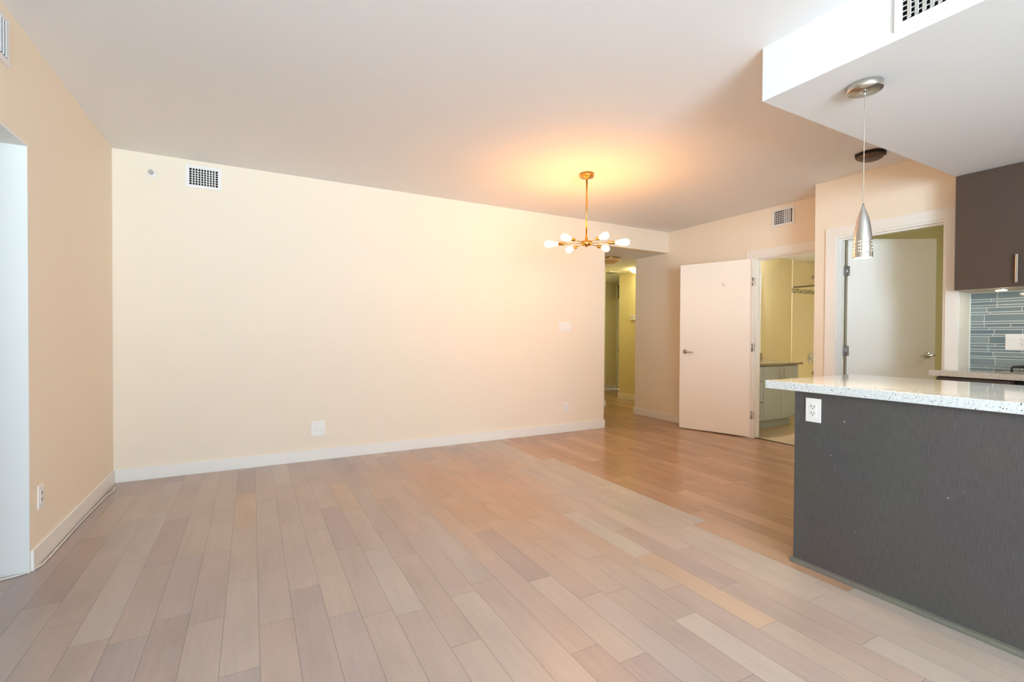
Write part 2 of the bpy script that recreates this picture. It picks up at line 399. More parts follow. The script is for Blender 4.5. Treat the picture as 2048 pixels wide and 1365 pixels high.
# hall
wall('wall_hall_corner', [(X1+T, 6.1, 5.2, 5.31, 0, HB)], M_hallp)
wall('wall_hall_yellow', [(6.0, 6.1, 5.31, 6.80, 0, HB)], M_hallp)
wall('wall_hall_left', [(XE-.5, XE-.4, Y0+T, 6.15, 0, HB), (XE-.5, 5.13, 6.15, 6.26, 0, HB), (5.02, 5.13, 6.26, 7.95, 0, HB)], M_hallp)
wall('wall_hall_far', [(5.02, 7.1, 7.95, 8.06, 0, HB)], M_hallp)
wall('wall_hall_right', [(6.95, 7.06, 6.0, 7.08, 0, HB), (6.95, 7.06, 7.08, 7.949, 2.26, HB), (6.1, 6.95, 6.0, 6.1, 0, HB)], M_hallp)
# bathroom and bedroom
wall('wall_bathroom_rear', [(X1+T, 8.06, BY, BY+T, 0, 2.44)], M_hallp)
wall('wall_bathroom_end', [(BX, BX+.1, Y3-T, BY, 0, 2.44), (X1+T, BX, Y3-T, Y3, 0, 2.58)], M_hallp)
wall('wall_bedroom', [(7.2, 7.3, YB-T, Y3-T, 0, 2.5), (X4+.1, 7.2, YB-T, YB, 0, 2.5)], M_hallp)
# den behind the left opening
wall('wall_den', [(XL-2.5, XL-T, DO[1], DO[1]+.1, 0, 2.42), (XL-2.5, XL-2.4, 1.0, DO[1], 0, 2.42), (XL-2.4, XL-T, .9, 1.0, 0, 2.42)], M_white)

# trims ----------------------------------------------------------------
BH, BT = .10, .012
def base(name, boxes):
    b = MB()
    for bx in boxes: b.box(*bx, bev=.002)
    return struct(b.build(name, M_white, org=(boxes[0][0], boxes[0][2], 0)))
base('baseboard_back', [(XL+BT, XE+BT, Y0-BT, Y0, 0, BH), (XE, XE+BT, Y0, Y0+T, 0, BH)])
base('baseboard_left', [(XL, XL+BT, DO[1]+.002, Y0-BT, 0, BH)])
base('baseboard_right', [(X1-BT, X1, D1[1]+.1, 5.31+BT, 0, BH), (X1, X1+T, 5.31, 5.31+BT, 0, BH)])
base('baseboard_hall', [(6.0-BT, 6.0, 5.33, 6.80+BT, 0, BH), (6.0, 6.1, 6.8, 6.8+BT, 0, BH)])
base('baseboard_hall_far', [(5.13, 6.93, 7.95-BT, 7.95, 0, BH)])
base('baseboard_hall_left', [(XE-.39, 5.13+BT, 6.15-BT, 6.15, 0, BH), (5.13, 5.13+BT, 6.15, 7.9, 0, BH)])
# white lining of the den opening
struct(MB().box(XL-T, XL+.001, DO[1]-.012, DO[1], 0, DO[2]).box(XL-T, XL+.001, DO[0]+.012, DO[1]-.012, DO[2]-.012, DO[2]).box(XL-T, XL+.001, DO[0], DO[0]+.012, 0, DO[2]).build('trim_1', M_white), 'white lining of the opening in the left wall')

def door_trim(name, x, y0, y1, top, w=.085, depth=.11, lw=None):
    b = MB(); t = .014
    lw = w if lw is None else lw
    b.box(x-t, x, y1, y1+w, 0, top+w, .0015)
    b.box(x-t, x, y0-lw, y0, 0, top+w, .0015)
    b.box(x-t, x, y0, y1, top, top+w, .0015)
    # jamb lining with stop
    j = .016
    b.box(x-.002, x+depth, y1-j, y1, 0, top); b.box(x-.002, x+depth, y0, y0+j, 0, top); b.box(x-.002, x+depth, y0+j, y1-j, top-j, top)
    return b, j
b, j = door_trim('trim_2', X1, D1[0], D1[1], D1[2], lw=.07)
b.box(X1+.045, X1+.08, D1[1]-.03, D1[1]-j, 0, D1[2]-j); b.box(X1+.045, X1+.08, D1[0]+j, D1[0]+.03, 0, D1[2]-j); b.box(X1+.045, X1+.08, D1[0]+.03, D1[1]-.03, D1[2]-.03, D1[2]-j)
struct(b.build('trim_2', M_white, org=(X1, D1[0], 0)), 'white casing of the bathroom doorway')
b, j = door_trim('trim_3', X3, D2[0], D2[1], D2[2], lw=.079)
b.box(X3+.03, X3+.065, D2[1]-.03, D2[1]-j, 0, D2[2]-j); b.box(X3+.03, X3+.065, D2[0]+j, D2[0]+.03, 0, D2[2]-j); b.box(X3+.03, X3+.065, D2[0]+.03, D2[1]-.03, D2[2]-.03, D2[2]-j)
struct(b.build('trim_3', M_white, org=(X3, D2[0], 0)), 'white casing of the doorway beside the kitchen')

# windows behind the camera (frames only; they are where the daylight comes in)
def winframe(name, boxes):
    b = MB()
    for q in boxes: b.box(*q)
    struct(b.build(name, M_white))
winframe('window_1', [(W1[0], W1[1], YB-.09, YB-.03, W1[2], W1[2]+.05), (W1[0], W1[1], YB-.09, YB-.03, W1[3]-.05, W1[3]), (W1[0], W1[0]+.05, YB-.09, YB-.03, W1[2], W1[3]),
                      (W1[1]-.05, W1[1], YB-.09, YB-.03, W1[2], W1[3]), (.70, .75, YB-.09, YB-.03, W1[2], W1[3])])

# ------------------------------------------------------------ door leaves
def lever(parent, x, z, side, toward, metal=None, name='handle'):
    """side = +1/-1 face of the leaf (local y), toward = direction of the lever (local x)"""
    metal = metal or M_steel
    b = MB(); y = side
    f = 0.0 if side > 0 else -.035
    M = Matrix.Translation((x, f, z)) @ Matrix.Rotation(-side*PI/2, 4, 'X')
    b.lathe([(.026, 0), (.026, .006), (.022, .010), (.011, .012), (.010, .040)], M, 24)
    b.tube([(x, f+side*.036, z), (x+toward*.02, f+side*.050, z), (x+toward*.05, f+side*.054, z-.001), (x+toward*.085, f+side*.052, z-.002), (x+toward*.115, f+side*.046, z-.003)], .0075, 12)
    return b.build(name, metal, parent)
def hinge(parent, z, y, x=0.0, flat=1):
    b = MB()
    b.rod((x-.004, y, z-.045), (x-.004, y, z+.045), .007, 12)
    b.rod((x-.004, y, z+.045), (x-.004, y, z+.052), .005, 10)
    b.box(x-.032, x-.004, y-.003, y+.002, z-.044, z+.044)
    return b.build('hinge', M_hinge, parent)

d1v = Vector((4.714-4.990, 4.215-3.430)); a1 = math.atan2(d1v.y, d1v.x); w1 = d1v.length
d = struct(empty('door_1', (4.990, 3.430, .012), a1, True), 'white flush door standing open against the right wall')
leaf = MB().box(0, w1, -.035, 0, 0, 2.033, .0015).build('leaf', M_door, d)
lever(d, w1-.07, .955, 1, -1); lever(d, w1-.07, .955, -1, -1)
for z in (.25, 1.02, 1.77): 
    b = MB(); b.rod((-.006, .004, z-.045), (-.006, .004, z+.045), .007, 12); b.rod((-.006, .004, z+.045), (-.006, .004, z+.052), .005, 10)
    b.box(-.034, -.006, -.004, .0, z-.044, z+.044); b.build('hinge', M_hinge, d)
b = MB().box(.30-.014, .30+.014, 0, .006, 1.735, 1.79, .003).tube([(.30, .006, 1.752), (.30, .022, 1.748), (.30, .028, 1.758), (.30, .028, 1.768)], .004, 8)
b.build('coat_hook', M_plastic, d)

a2 = -math.radians(31.8)
d = struct(empty('door_2', (4.737, 2.316, .012), a2, True), 'white flush door standing open into the dim room beside the kitchen')
MB().box(0, .765, 0, .035, 0, 2.033, .0015).build('leaf', M_door, d)
b = MB(); x = .765-.065; z = .985
b.lathe([(.027, 0), (.027, .006), (.022, .010), (.011, .012), (.010, .040)], Matrix.Translation((x, 0, z)) @ Matrix.Rotation(PI/2, 4, 'X'), 24)
b.tube([(x+.03, -.047, z+.003), (x, -.050, z), (x-.03, -.054, z-.001), (x-.065, -.053, z-.002), (x-.10, -.048, z-.004)], .0075, 12)
b.build('handle', M_chrome, d)
for z in (.25, 1.02, 1.745):
    b = MB(); b.rod((-.012, -.006, z-.045), (-.012, -.006, z+.045), .008, 12); b.rod((-.012, -.006, z+.045), (-.012, -.006, z+.053), .005, 10)
    b.box(-.044, -.012, -.004, 0, z-.044, z+.044, M=None).box(-.012, .016, -.002, 0, z-.044, z+.044); b.build('hinge', M_hinge, d)

d = struct(empty('door_3', (6.965, 7.10, 0)), 'bluish white door at the far end of the hallway')
MB().box(6.965, 7.0, 7.10, 7.925, .01, 1.94, .002).build('leaf', M_door, d)
b = MB().rod((6.965, 7.87, .86), (6.925, 7.87, .86), .022, 16).rod((6.93, 7.87, .86), (6.93, 7.77, .86), .008, 10); b.build('handle', M_steel, d)
struct(MB().box(6.94, 7.02, 7.925, 7.949, 0, 2.28).box(6.94, 7.02, 7.06, 7.10, 0, 2.28).box(6.94, 7.02, 7.10, 7.925, 1.94, 1.965).build('trim_4', M_white))

# ------------------------------------------------------------ vents
def make_vent(name, loc, rotz, w, h, label, nb=10, fr=.026, chord=.0060, turn=34):
    v = tag(empty(name, loc, rotz, True), label, 'vent', 'white air vents high on the walls')
    iw, ih = w/2-fr, h/2-fr
    b = MB(); t = .008
    b.box(-w/2, w/2, -t, 0, ih, h/2, .0015).box(-w/2, w/2, -t, 0, -h/2, -ih, .0015).box(-w/2, -iw, -t, 0, -ih, ih, .0015).box(iw, w/2, -t, 0, -ih, ih, .0015)
    fo = b.build('frame', M_vent, v)
    MB().box(-iw, iw, -.0012, -.0002, -ih, ih).build('duct', M_dark, v)
    b = MB()
    for i in range(1, nb):                                     # upright blades, turned outward from the middle
        x = -iw + 2*iw*i/nb; a = math.radians(turn if i < nb/2 else (-turn if i > nb/2 else 0))
        b.box(-.0008, .0008, -chord, chord, -ih, ih, M=Matrix.Translation((x, -.0035-chord*math.cos(a), 0)) @ Matrix.Rotation(a, 4, 'Z'))
        b.box(-.0035, .0035, -.0105, -.0095, -ih, ih, M=Matrix.Translation((x, 0, 0)))
    b.build('blades', M_vent, v)
    b = MB(); nh = max(5, int(2*ih/.018))
    for i in range(1, nh):
        z = -ih + 2*ih*i/nh; b.box(-iw, iw, -.0032, -.0014, z-.0022, z+.0022)
    b.build('cross_bars', M_vent, v)
    return v
make_vent('air_vent', ((-.472-.222)/2, Y0, (2.353+2.538)/2), 0, .25, .185, 'small white air vent on the long wall near its left corner')
make_vent('air_vent', (X1, (3.203+2.957)/2, (2.35+2.543)/2), -PI/2, .246, .193, 'small white air vent on the right wall above the bathroom doorway')
make_vent('air_vent', (XS, .925-.225, 2.445), -PI/2, .45, .19, 'white air vent on the side of the soffit over the island', 17, chord=.0105, turn=52)
make_vent('air_vent', (XL, 2.91-.2, 2.422), PI/2, .40, .205, 'white air vent on the left wall above the opening', 14)
# dark grille over the far hall door
v = tag(empty('transom_grille', (6.95, 7.4, 2.1)), 'dark slatted grille above the door at the far end of the hallway', 'vent')
MB().box(6.985, 6.995, 7.10, 7.925, 1.965, 2.26).build('backing', M_dark, v)
b = MB()
for i in range(12): b.box(6.96, 6.985, 7.105, 7.92, 1.98+i*.024, 1.984+i*.024)
b.build('slats', M_bronze, v)

# ------------------------------------------------------------ switches, sockets and small wall things
def slots(b, x, z, s=1.0):
    b.box(x-.0085*s, x-.0060*s, -.0085, -.0068, z-.0035*s, z+.0055*s)
    b.box(x+.0060*s, x+.0085*s, -.0085, -.0068, z-.0035*s, z+.0045*s)
    b.rod((x, -.0068, z-.0105*s), (x, -.0085, z-.0105*s), .0027*s, 10)
def outlet(name, loc, rotz, label, w=.073, h=.118, dec=True, cat='power outlet', group='white power outlets', n=1):
    o = tag(empty(name, loc, rotz, True), label, cat, group)
    MB().box(-w/2, w/2, -.005, 0, -h/2, h/2, .002).build('wall_plate', M_plastic, o)
    MB().box(-.0165, .0165, -.007, -.004, -.033, .033, .001).build('receptacle', M_plastic, o)
    b = MB(); slots(b, 0, .019); slots(b, 0, -.013); b.build('slots', M_slot, o)
    return o
outlet('power_outlet', (2.454-.0, 1.347, .791), -PI/2, 'white power outlet on the dark island panel under the countertop')
outlet('power_outlet', ((3.27+3.345)/2, Y0, .298), 0, 'white power outlet low on the long wall near its right end')
outlet('power_outlet', (XL, 3.24, .33), PI/2, 'white power outlet low on the left wall near the opening')
# double rocker switch
o = tag(empty('light_switch', (3.283, Y0, 1.264), 0, True), 'white double light switch on the long wall near the hallway opening', 'light switch')
MB().box(-.085, .085, -.005, 0, -.059, .059, .002).build('wall_plate', M_plastic, o)
for x in (-.045, 0, .045):
    MB().prism([(-.004, .033), (-.0085, .030), (-.0055, 0), (-.007, -.033), (-.004, -.033)], x-.0165, x+.0165, 'x').build('rocker', M_plastic, o)
# media plate
o = tag(empty('media_plate', (.534, Y0, .293), 0, True), 'square white media wall plate low on the long wall near its middle', 'wall plate')
MB().box(-.06, .06, -.005, 0, -.068, .068, .002).build('wall_plate', M_plastic, o)
for i, (x, z) in enumerate(((-.028, .0), (.028, .022), (.028, -.022))):
    MB().rod((x, -.004, z), (x, -.013, z), .006, 12, .005).build('port', M_steel, o)
# kitchen switch and outlet on the tiles (horizontal pair of gangs)
KT = .009
o = tag(empty('switch_outlet_plate', (X4-KT, 1.205, 1.127), -PI/2, True), 'white switch and outlet plate on the blue grey tile backsplash', 'power outlet')
MB().box(-.093, .093, -.005, 0, -.059, .059, .002).build('wall_plate', M_plastic, o)
MB().prism([(-.004, .033), (-.0085, .030), (-.0055, 0), (-.007, -.033), (-.004, -.033)], -.0795, -.0445, 'x').build('rocker', M_plastic, o)
MB().prism([(-.004, .033), (-.0085, .030), (-.0055, 0), (-.007, -.033), (-.004, -.033)], .0345, .0695, 'x').build('rocker', M_plastic, o)
MB().box(-.0235, .0135, -.007, -.004, -.033, .033, .001).build('receptacle', M_plastic, o)
b = MB(); slots(b, -.005, .019, 1.1); slots(b, -.005, -.013, 1.1); b.build('slots', mat('socket_slot_pinkish', (150, 110, 100), .6), o)
# sprinkler head
o = tag(empty('sprinkler_head', (-.692, Y0, 2.424), 0, True), 'small round sprinkler head on the long wall near the left corner', 'sprinkler')
Mx = Matrix.Rotation(PI/2, 4, 'X')
MB().lathe([(.034, 0), (.034, .002), (.028, .008), (.016, .010)], Mx, 28).build('escutcheon', M_plastic, o)
b = MB().lathe([(.010, .008), (.010, .024), (.006, .026)], Mx, 16).tube([(-.010, -.022, 0), (-.013, -.034, 0), (-.004, -.046, 0)], .0018, 8).tube([(.010, -.022, 0), (.013, -.034, 0), (.004, -.046, 0)], .0018, 8)
b.rod((0, -.024, 0), (0, -.044, 0), .0022, 8); b.build('sprinkler_body', M_steel, o)
MB().lathe([(.016, .046), (.017, .048)], Mx, 16, False).build('deflector', M_steel, o)
# thermostat on the yellow hall wall
o = tag(empty('thermostat', (6.0, 6.41, 1.488), -PI/2, True), 'small white thermostat with a blue display on the hallway wall', 'thermostat')
MB().box(-.055, .055, -.024, 0, -.042, .042, .004).build('body', M_plastic, o)
MB().box(-.036, -.006, -.0255, -.0235, -.002, .022, .001).build('display', E_disp, o)

# white cable that comes round the opening and runs along the left baseboard
pts = [(-1.30, 2.80, .006), (-1.12, 3.00, .006), (-1.035, 3.062, .006), (-.985, 3.078, .006), (-.945, 3.105, .006), (-.918, 3.16, .006), (-.912, 3.30, .006), (-.913, 3.8, .006), (-.906, 4.10, .006), (-.90, 4.30, .006), (-.885, 4.42, .008), (-.90, 4.52, .006)]
sm = []
for i in range(len(pts)-1):
    p0, p1, p2, p3 = [Vector(pts[max(0, min(len(pts)-1, i+k))]) for k in (-1, 0, 1, 2)]
    for s in range(6):
        t = s/6; sm.append(.5*((2*p1)+(-p0+p2)*t+(2*p0-5*p1+4*p2-p3)*t*t+(-p0+3*p1-3*p2+p3)*t**3))
sm.append(Vector(pts[-1]))
tag(MB().tube(sm, .0045, 8).build('cable', M_rubber, org=(-.94, 3.1, 0)), 'white cable lying on the floor round the left opening', 'cable')

# ------------------------------------------------------------ chandelier
CX, CY, CZ = 2.577, 3.352, 1.968
c = tag(empty('chandelier', (CX, CY, H)), 'brass six bulb sputnik style chandelier hanging near the long wall', 'chandelier')
MB().lathe([(.062, H-.0), (.062, H-.026), (.058, H-.032), (.014, H-.034), (.014, H-.045), (.009, H-.047)], Matrix.Translation((CX, CY, 0)), 36).build('canopy', M_brass, c)
MB().rod((CX, CY, CZ+.02), (CX, CY, H-.03), .0072, 16).build('stem', M_brass, c)
MB().lathe([(.005, CZ-.032), (.010, CZ-.028), (.012, CZ-.018), (.044, CZ-.016), (.047, CZ-.010), (.047, CZ+.014), (.044, CZ+.020), (.013, CZ+.022), (.012, CZ+.060), (.009, CZ+.064)], Matrix.Translation((CX, CY, 0)), 28).build('hub', M_brass, c)
BR = Vector((math.cos(yw), -math.sin(yw), 0)); BN = Vector((-math.sin(yw), -math.cos(yw), 0))
for k, ang in enumerate((10, 72, 131, 188, 250, 312)):
    a = math.radians(ang); dv = BR*math.cos(a) + BN*math.sin(a); q = dv.to_track_quat('Z', 'Y').to_matrix().to_4x4()
    O = Vector((CX, CY, CZ+.002))
    MB().rod(O+dv*.028, O+dv*.19, .0035, 10).build('arm', M_brass, c)
    sk = MB().lathe([(.006, .183), (.0135, .187), (.0145, .192), (.0145, .245), (.0125, .247)], Matrix.Translation(O) @ q, 20).build('socket', M_brass, c)
    MB().lathe([(.011, .246), (.013, .256), (.018, .275), (.024, .300), (.0275, .322), (.0285, .336), (.026, .350), (.019, .362), (.009, .369), (.0001, .371)], Matrix.Translation(O) @ q, 24).build('bulb', E_bulb, c)

# ------------------------------------------------------------ pendant over the island
PX, PY = 2.472, 1.148
p = tag(empty('pendant_light', (PX, PY, HS)), 'brushed nickel bullet shaped pendant light hanging over the island', 'pendant light')
MB().lathe([(.069, HS), (.070, HS-.003), (.070, HS-.026), (.067, HS-.030), (.0001, HS-.030)], Matrix.Translation((PX, PY, 0)), 48).build('canopy', M_steel, p)
MB().lathe([(.006, HS-.030), (.006, HS-.046), (.003, HS-.050)], Matrix.Translation((PX, PY, 0)), 12).build('cord_grip', M_chrome, p)
MB().rod((PX, PY, 1.76), (PX, PY, HS-.04), .0016, 8).build('cord', mat('grey_cord', (190, 178, 160), .4), p)
zb = 1.521
prof = [(.0385, 0), (.0388, .004)]
hs = [.028, .0300, .043, .0450, .058, .0600, .073, .0750]
def rad(h):
    tbl = [(0, .0388), (.05, .0378), (.10, .0345), (.14, .0300), (.17, .0252), (.195, .0195), (.213, .0140), (.226, .0085), (.240, .0050), (.250, .0032)]
    for (h0, r0), (h1, r1) in zip(tbl, tbl[1:]):
        if h <= h1: return r0+(r1-r0)*(h-h0)/(h1-h0)
    return tbl[-1][1]
hh = sorted(set(hs + [.10, .12, .14, .155, .17, .183, .195, .204, .213, .220, .226, .233, .240, .250]))
prof += [(rad(h), h) for h in hh]
holes = {i+1 for i, h in enumerate([.004]+hh[:-1]) if h in (.028, .043, .058, .073)}
holes = {i for i in range(len(prof)-1) if abs(prof[i][1]-.028) < 1e-6 or abs(prof[i][1]-.043) < 1e-6 or abs(prof[i][1]-.058) < 1e-6 or abs(prof[i][1]-.073) < 1e-6}
sh = MB(); sh.lathe([(r, zb+h) for r, h in prof], Matrix.Translation((PX, PY, 0)), 96, True, False, skip=lambda i, k: i in holes and (k % 12) in (0, 3))
so = sh.build('lamp_shade', M_steel, p)
sd = so.modifiers.new('thickness', 'SOLIDIFY'); sd.thickness = .0012; sd.offset = -1
MB().lathe([(.0001, zb+.008), (.026, zb+.008), (.030, zb+.012), (.026, zb+.016), (.006, zb+.018), (.005, zb+.085), (.0001, zb+.086)], Matrix.Translation((PX, PY, 0)), 28).build('bulb', E_pend, p)

# ------------------------------------------------------------ ceiling fixtures
FX, FY = 4.19, 1.90
f = tag(empty('ceiling_light', (FX, FY, H)), 'dark bronze unlit flush ceiling light beside the kitchen soffit', 'ceiling light')
MB().lathe([(.103, H), (.105, H-.004), (.105, H-.018), (.098, H-.022)], Matrix.Translation((FX, FY, 0)), 8, False).build('base_ring', M_bronze, f)
MB().lathe([(.094, H-.018), (.090, H-.034), (.062, H-.052), (.022, H-.060), (.0001, H-.060)], Matrix.Translation((FX, FY, 0)) @ Matrix.Rotation(.2, 4, 'Z'), 8, False).build('bowl', M_smokeglass, f)

def dome(name, x, y, r, label, m, drop=.075):
    f = tag(empty(name, (x, y, HB)), label, 'ceiling light', 'dome ceiling lights in the hallway')
    MB().lathe([(r*.92, HB), (r*.95, HB-.012), (r*.9, HB-.02)], Matrix.Translation((x, y, 0)), 36).build('base_ring', M_brass, f)
    MB().lathe([(r, HB-.018), (r*.98, HB-.030), (r*.80, HB-.052), (r*.45, HB-drop+.004), (.0001, HB-drop)], Matrix.Translation((x, y, 0)), 36).build('glass_bowl', m, f)
dome('hall_ceiling_light', 4.60, 5.42, .15, 'unlit amber glass dome light at the near end of the hallway', mat('amber_frosted_glass', (196, 156, 104), .35, noise=.05))
dome('hall_ceiling_light', 5.74, 6.02, .14, 'brightly lit glass dome light round the hallway corner', E_hall)
dome('hall_ceiling_light', 5.70, 7.35, .14, 'added unseen fill light, dome shaped, at the far end of the hallway', emit('far_hall_fill_glow', (.86, .90, .52), 16*LAMP))  # extra lamp added out of sight to brighten the far hallway
f = tag(empty('hall_ceiling_grille', (5.62, 6.60, HB)), 'flat round return grille on the hallway ceiling', 'vent')
MB().box(5.50, 5.74, 6.48, 6.72, HB-.010, HB, .003).build('frame', M_vent, f)
b = MB()
for i in range(8): b.box(5.52, 5.72, 6.505+i*.026, 6.515+i*.026, HB-.014, HB-.010)
b.build('slats', M_hinge, f)

# ------------------------------------------------------------ island
IX = 2.454
isl = tag(empty('kitchen_island', (IX, 1.44, 0)), 'kitchen island clad in charcoal vertical grain panels', 'kitchen island')
MB().box(IX, IX+.02, -1.1, 1.44, .0, .878, .001).build('front_panel', M_panel, isl)
MB().box(IX+.02, 3.12, 1.42, 1.44, 0, .878, .001).build('end_panel', M_panel, isl)
MB().box(IX+.02, 3.10, -1.1, 1.42, 0, .878).build('body', M_cab, isl)
b = MB()
b.prism([(IX, 0), (IX-.022, 0), (IX-.020, .008), (IX-.013, .017), (IX, .021)], -1.1, 1.44, 'y')
b.box(IX-.022, 3.12, 1.44, 1.4455, 0, .02)
b.build('base_molding', M_cove, isl)
ct = MB().box(2.427, 3.33, -1.15, 1.585, .880, .9225, .003).build('island_countertop', M_gran, org=(2.427, 1.585, .88))
tag(ct, 'thick white speckled granite countertop on the dark island', 'countertop')

# ------------------------------------------------------------ kitchen run along the tiled wall
kb = tag(empty('base_cabinet', (4.42, 1.49, 0)), 'dark brown base cabinet under the rear granite counter', 'cabinet')
MB().box(4.43, X4-.002, 1.158, 1.485, .10, .878).build('carcass', M_cab, kb)
MB().box(4.47, X4-.002, 1.158, 1.485, 0, .10).build('plinth', M_black, kb)
MB().box(4.408, 4.43, 1.163, 1.556, .705, .868, .001).build('drawer', M_cab, kb)
MB().box(4.408, 4.43, 1.163, 1.556, .105, .700, .001).build('door', M_cab, kb)
MB().box(4.43, 4.59, 1.485, 1.556, 0, .878).build('side_filler', M_cab, kb)
kb = tag(empty('oven', (4.45, .8, 0)), 'black built-in oven beside the dark base cabinet', 'oven')
MB().box(4.45, X4-.002, .40, 1.150, .08, .878).build('oven_body', M_black, kb)
MB().box(4.43, 4.45, .41, 1.145, .12, .80, .003).build('oven_door', mat('black_oven_glass', (18, 18, 20), .08), kb)
MB().rod((4.39, .50, .77), (4.39, 1.05, .77), .009, 12).rod((4.395, .52, .77), (4.432, .52, .77), .006, 8).rod((4.395, 1.03, .77), (4.432, 1.03, .77), .006, 8).build('oven_handle', M_steel, kb)
kb = tag(empty('base_cabinet', (4.42, .39, 0)), 'dark brown base cabinet on the near side of the oven', 'cabinet')
MB().box(4.43, X4-.002, -1.2, .39, .10, .878).build('carcass', M_cab, kb); MB().box(4.408, 4.43, -1.19, .385, .105, .868, .001).build('door', M_cab, kb)
c2 = MB(); c2.prism([(4.375, -1.2), (X4-.001, -1.2), (X4-.001, 1.490), (4.594, 1.490), (4.594, 1.590), (4.375, 1.590)], .879, .919, 'z')
tag(c2.build('rear_countertop', M_gran2, org=(4.375, 1.59, .88)), 'beige speckled granite counter under the tiled backsplash', 'countertop')
# gas cooktop
k = tag(empty('gas_cooktop', (4.6, .80, .919)), 'stainless gas cooktop with black grates on the rear counter', 'cooktop')
MB().box(4.43, 4.775, .42, 1.235, .919, .927, .002).build('steel_base', M_steel, k)
for yy in (1.07, .83, .59):
    b = MB()
    for dy in (-.105, .105): b.tube([(4.455, yy+dy, .928), (4.458, yy+dy, .956), (4.475, yy+dy, .962), (4.745, yy+dy, .962), (4.755, yy+dy, .956), (4.757, yy+dy, .928)], .0065, 8)
    for xx in (4.50, 4.605, 4.71): b.rod((xx, yy-.105, .962), (xx, yy+.105, .962), .0055, 8)
    b.build('grate', M_black, k)
    MB().lathe([(.035, .927), (.035, .938), (.028, .941), (.028, .948), (.0001, .949)], Matrix.Translation((4.605, yy, 0)), 24).build('burner', M_black, k)
# backsplash of glass strips
rows = [.052, .017, .033, .018, .026, .018]
bs = tag(empty('tile_backsplash', (X4, 1.49, .92)), 'backsplash of thin blue grey glass strip tiles with white grout', 'backsplash')
MB().box(X4-.006, X4-.001, -1.2, 1.4905, .9195, 1.492).build('grout', M_grout, bs)
tb = MB(); tl = tb.bm.faces.layers.float.new('tone') if False else None
z = 1.006-.164+.0; tones = []
zz = .953 - .0; 
z = .953; ri = 0
seq = []
# rows above the 52 mm strip whose bottom lies at z = .953, and two rows below it
seq.append((.936, .951, .016))
zc = .953; i = 0
while zc < 1.49:
    hgt = rows[i % 6]; seq.append((zc, min(zc+hgt-.0034, 1.4905), hgt)); zc += hgt; i += 1
seq.append((.9197, .933, .016))
rnd = random.Random(3)
for (z0, z1, hgt) in seq:
    y = 1.489; first = True
    while y > -1.18:
        ln = rnd.uniform(.07, .15) if first else rnd.uniform(.14, .28)
        first = False
        y1 = max(y-ln, -1.19)
        if z1-z0 > .003:
            tb.box(X4-.0085, X4-.005, y1+.0042, y, z0, z1-.0006, 0); tones.append(rnd.random())
        y = y1
to = tb.build('glass_tiles', M_glasstile, bs)
at = to.data.attributes.new('tone', 'FLOAT', 'FACE')
for fi in range(len(to.data.polygons)): at.data[fi].value = tones[min(fi//6, len(tones)-1)]
MB().box(X4-.010, X4-.001, 1.4905, 1.4965, .92, 1.4925).build('edge_trim', M_white, bs)
# wall cabinet
def wallcab(y0, y1, label):
    k = tag(empty('wall_cabinet', (4.44, y1, 1.494)), label, 'cabinet', 'dark brown wall cabinets over the backsplash')
    MB().box(4.462, X4-.0005, y0+.001, y1, 1.500, 2.312).build('carcass', M_cab, k)
    MB().box(4.462, X4-.010, y0+.004, y1-.004, 1.4965, 1.4998).build('underside', mat('pale_cabinet_underside', (214, 200, 170), .5), k)
    ym = (y0+y1)/2
    for a, b_, hy in ((ym+.0015, y1-.001, ym+.038), (y0+.001, ym-.0015, ym-.038)):
        dr = MB().box(4.440, 4.460, a, b_, 1.498, 2.314, .001).build('door', M_cab, k)
        MB().box(4.418, 4.428, hy-.006, hy+.006, 1.525, 1.712, .002).box(4.426, 4.441, hy-.005, hy+.005, 1.535, 1.547).box(4.426, 4.441, hy-.005, hy+.005, 1.690, 1.702).build('handle', M_steel, dr)
    return k
wallcab(.752, 1.474, 'dark brown wall cabinet nearest the doorway, with a vertical bar handle')
wallcab(.02, .748, 'dark brown wall cabinet further from the doorway')
k = tag(empty('puck_light', (4.55, 1.257, 1.4965)), 'small lit round puck light under the wall cabinet', 'light')
MB().lathe([(.036, 1.4965), (.036, 1.489), (.030, 1.487)], Matrix.Translation((4.55, 1.257, 0)), 32).build('rim', M_steel, k)
MB().lathe([(.029, 1.4885), (.028, 1.4835), (.0001, 1.4815)], Matrix.Translation((4.55, 1.257, 0)), 32).build('lens', E_puck, k)

# ------------------------------------------------------------ bathroom
VF = 3.68
v = tag(empty('bathroom_vanity', (X1+T, VF, 0)), 'grey bathroom vanity with drawers and two doors', 'vanity')
MB().box(X1+T+.005, 6.34, VF+.021, BY-.002, .10, .795).build('carcass', mat('vanity_grey_shadow_gap', (96, 104, 108), .5), v)
MB().box(X1+T+.005, 6.25, VF+.06, BY-.002, 0, .10).build('plinth', M_vanity, v)
for z0, z1 in ((.605, .785), (.342, .598), (.105, .335)):
    dr = MB().box(X1+T+.01, 5.598, VF, VF+.02, z0, z1, .0015).build('drawer', M_vanity, v)
    zc = z1-.06; MB().rod((5.28, VF-.022, zc), (5.50, VF-.022, zc), .005, 10).rod((5.30, VF, zc), (5.30, VF-.022, zc), .004, 8).rod((5.48, VF, zc), (5.48, VF-.022, zc), .004, 8).build('handle', M_steel, dr)
for x0, x1, hx in ((5.604, 5.968, 5.93), (5.972, 6.335, 6.01)):
    dr = MB().box(x0, x1, VF, VF+.02, .105, .785, .0015).build('door', M_vanity, v)
    MB().rod((hx, VF-.022, .60), (hx, VF-.022, .755), .005, 10).rod((hx, VF, .62), (hx, VF-.022, .62), .004, 8).rod((hx, VF, .74), (hx, VF-.022, .74), .004, 8).build('handle', M_steel, dr)
MB().box(X1+T+.003, 6.40, VF-.025, BY-.001, .796, .822, .003).build('countertop', M_gran3, v)
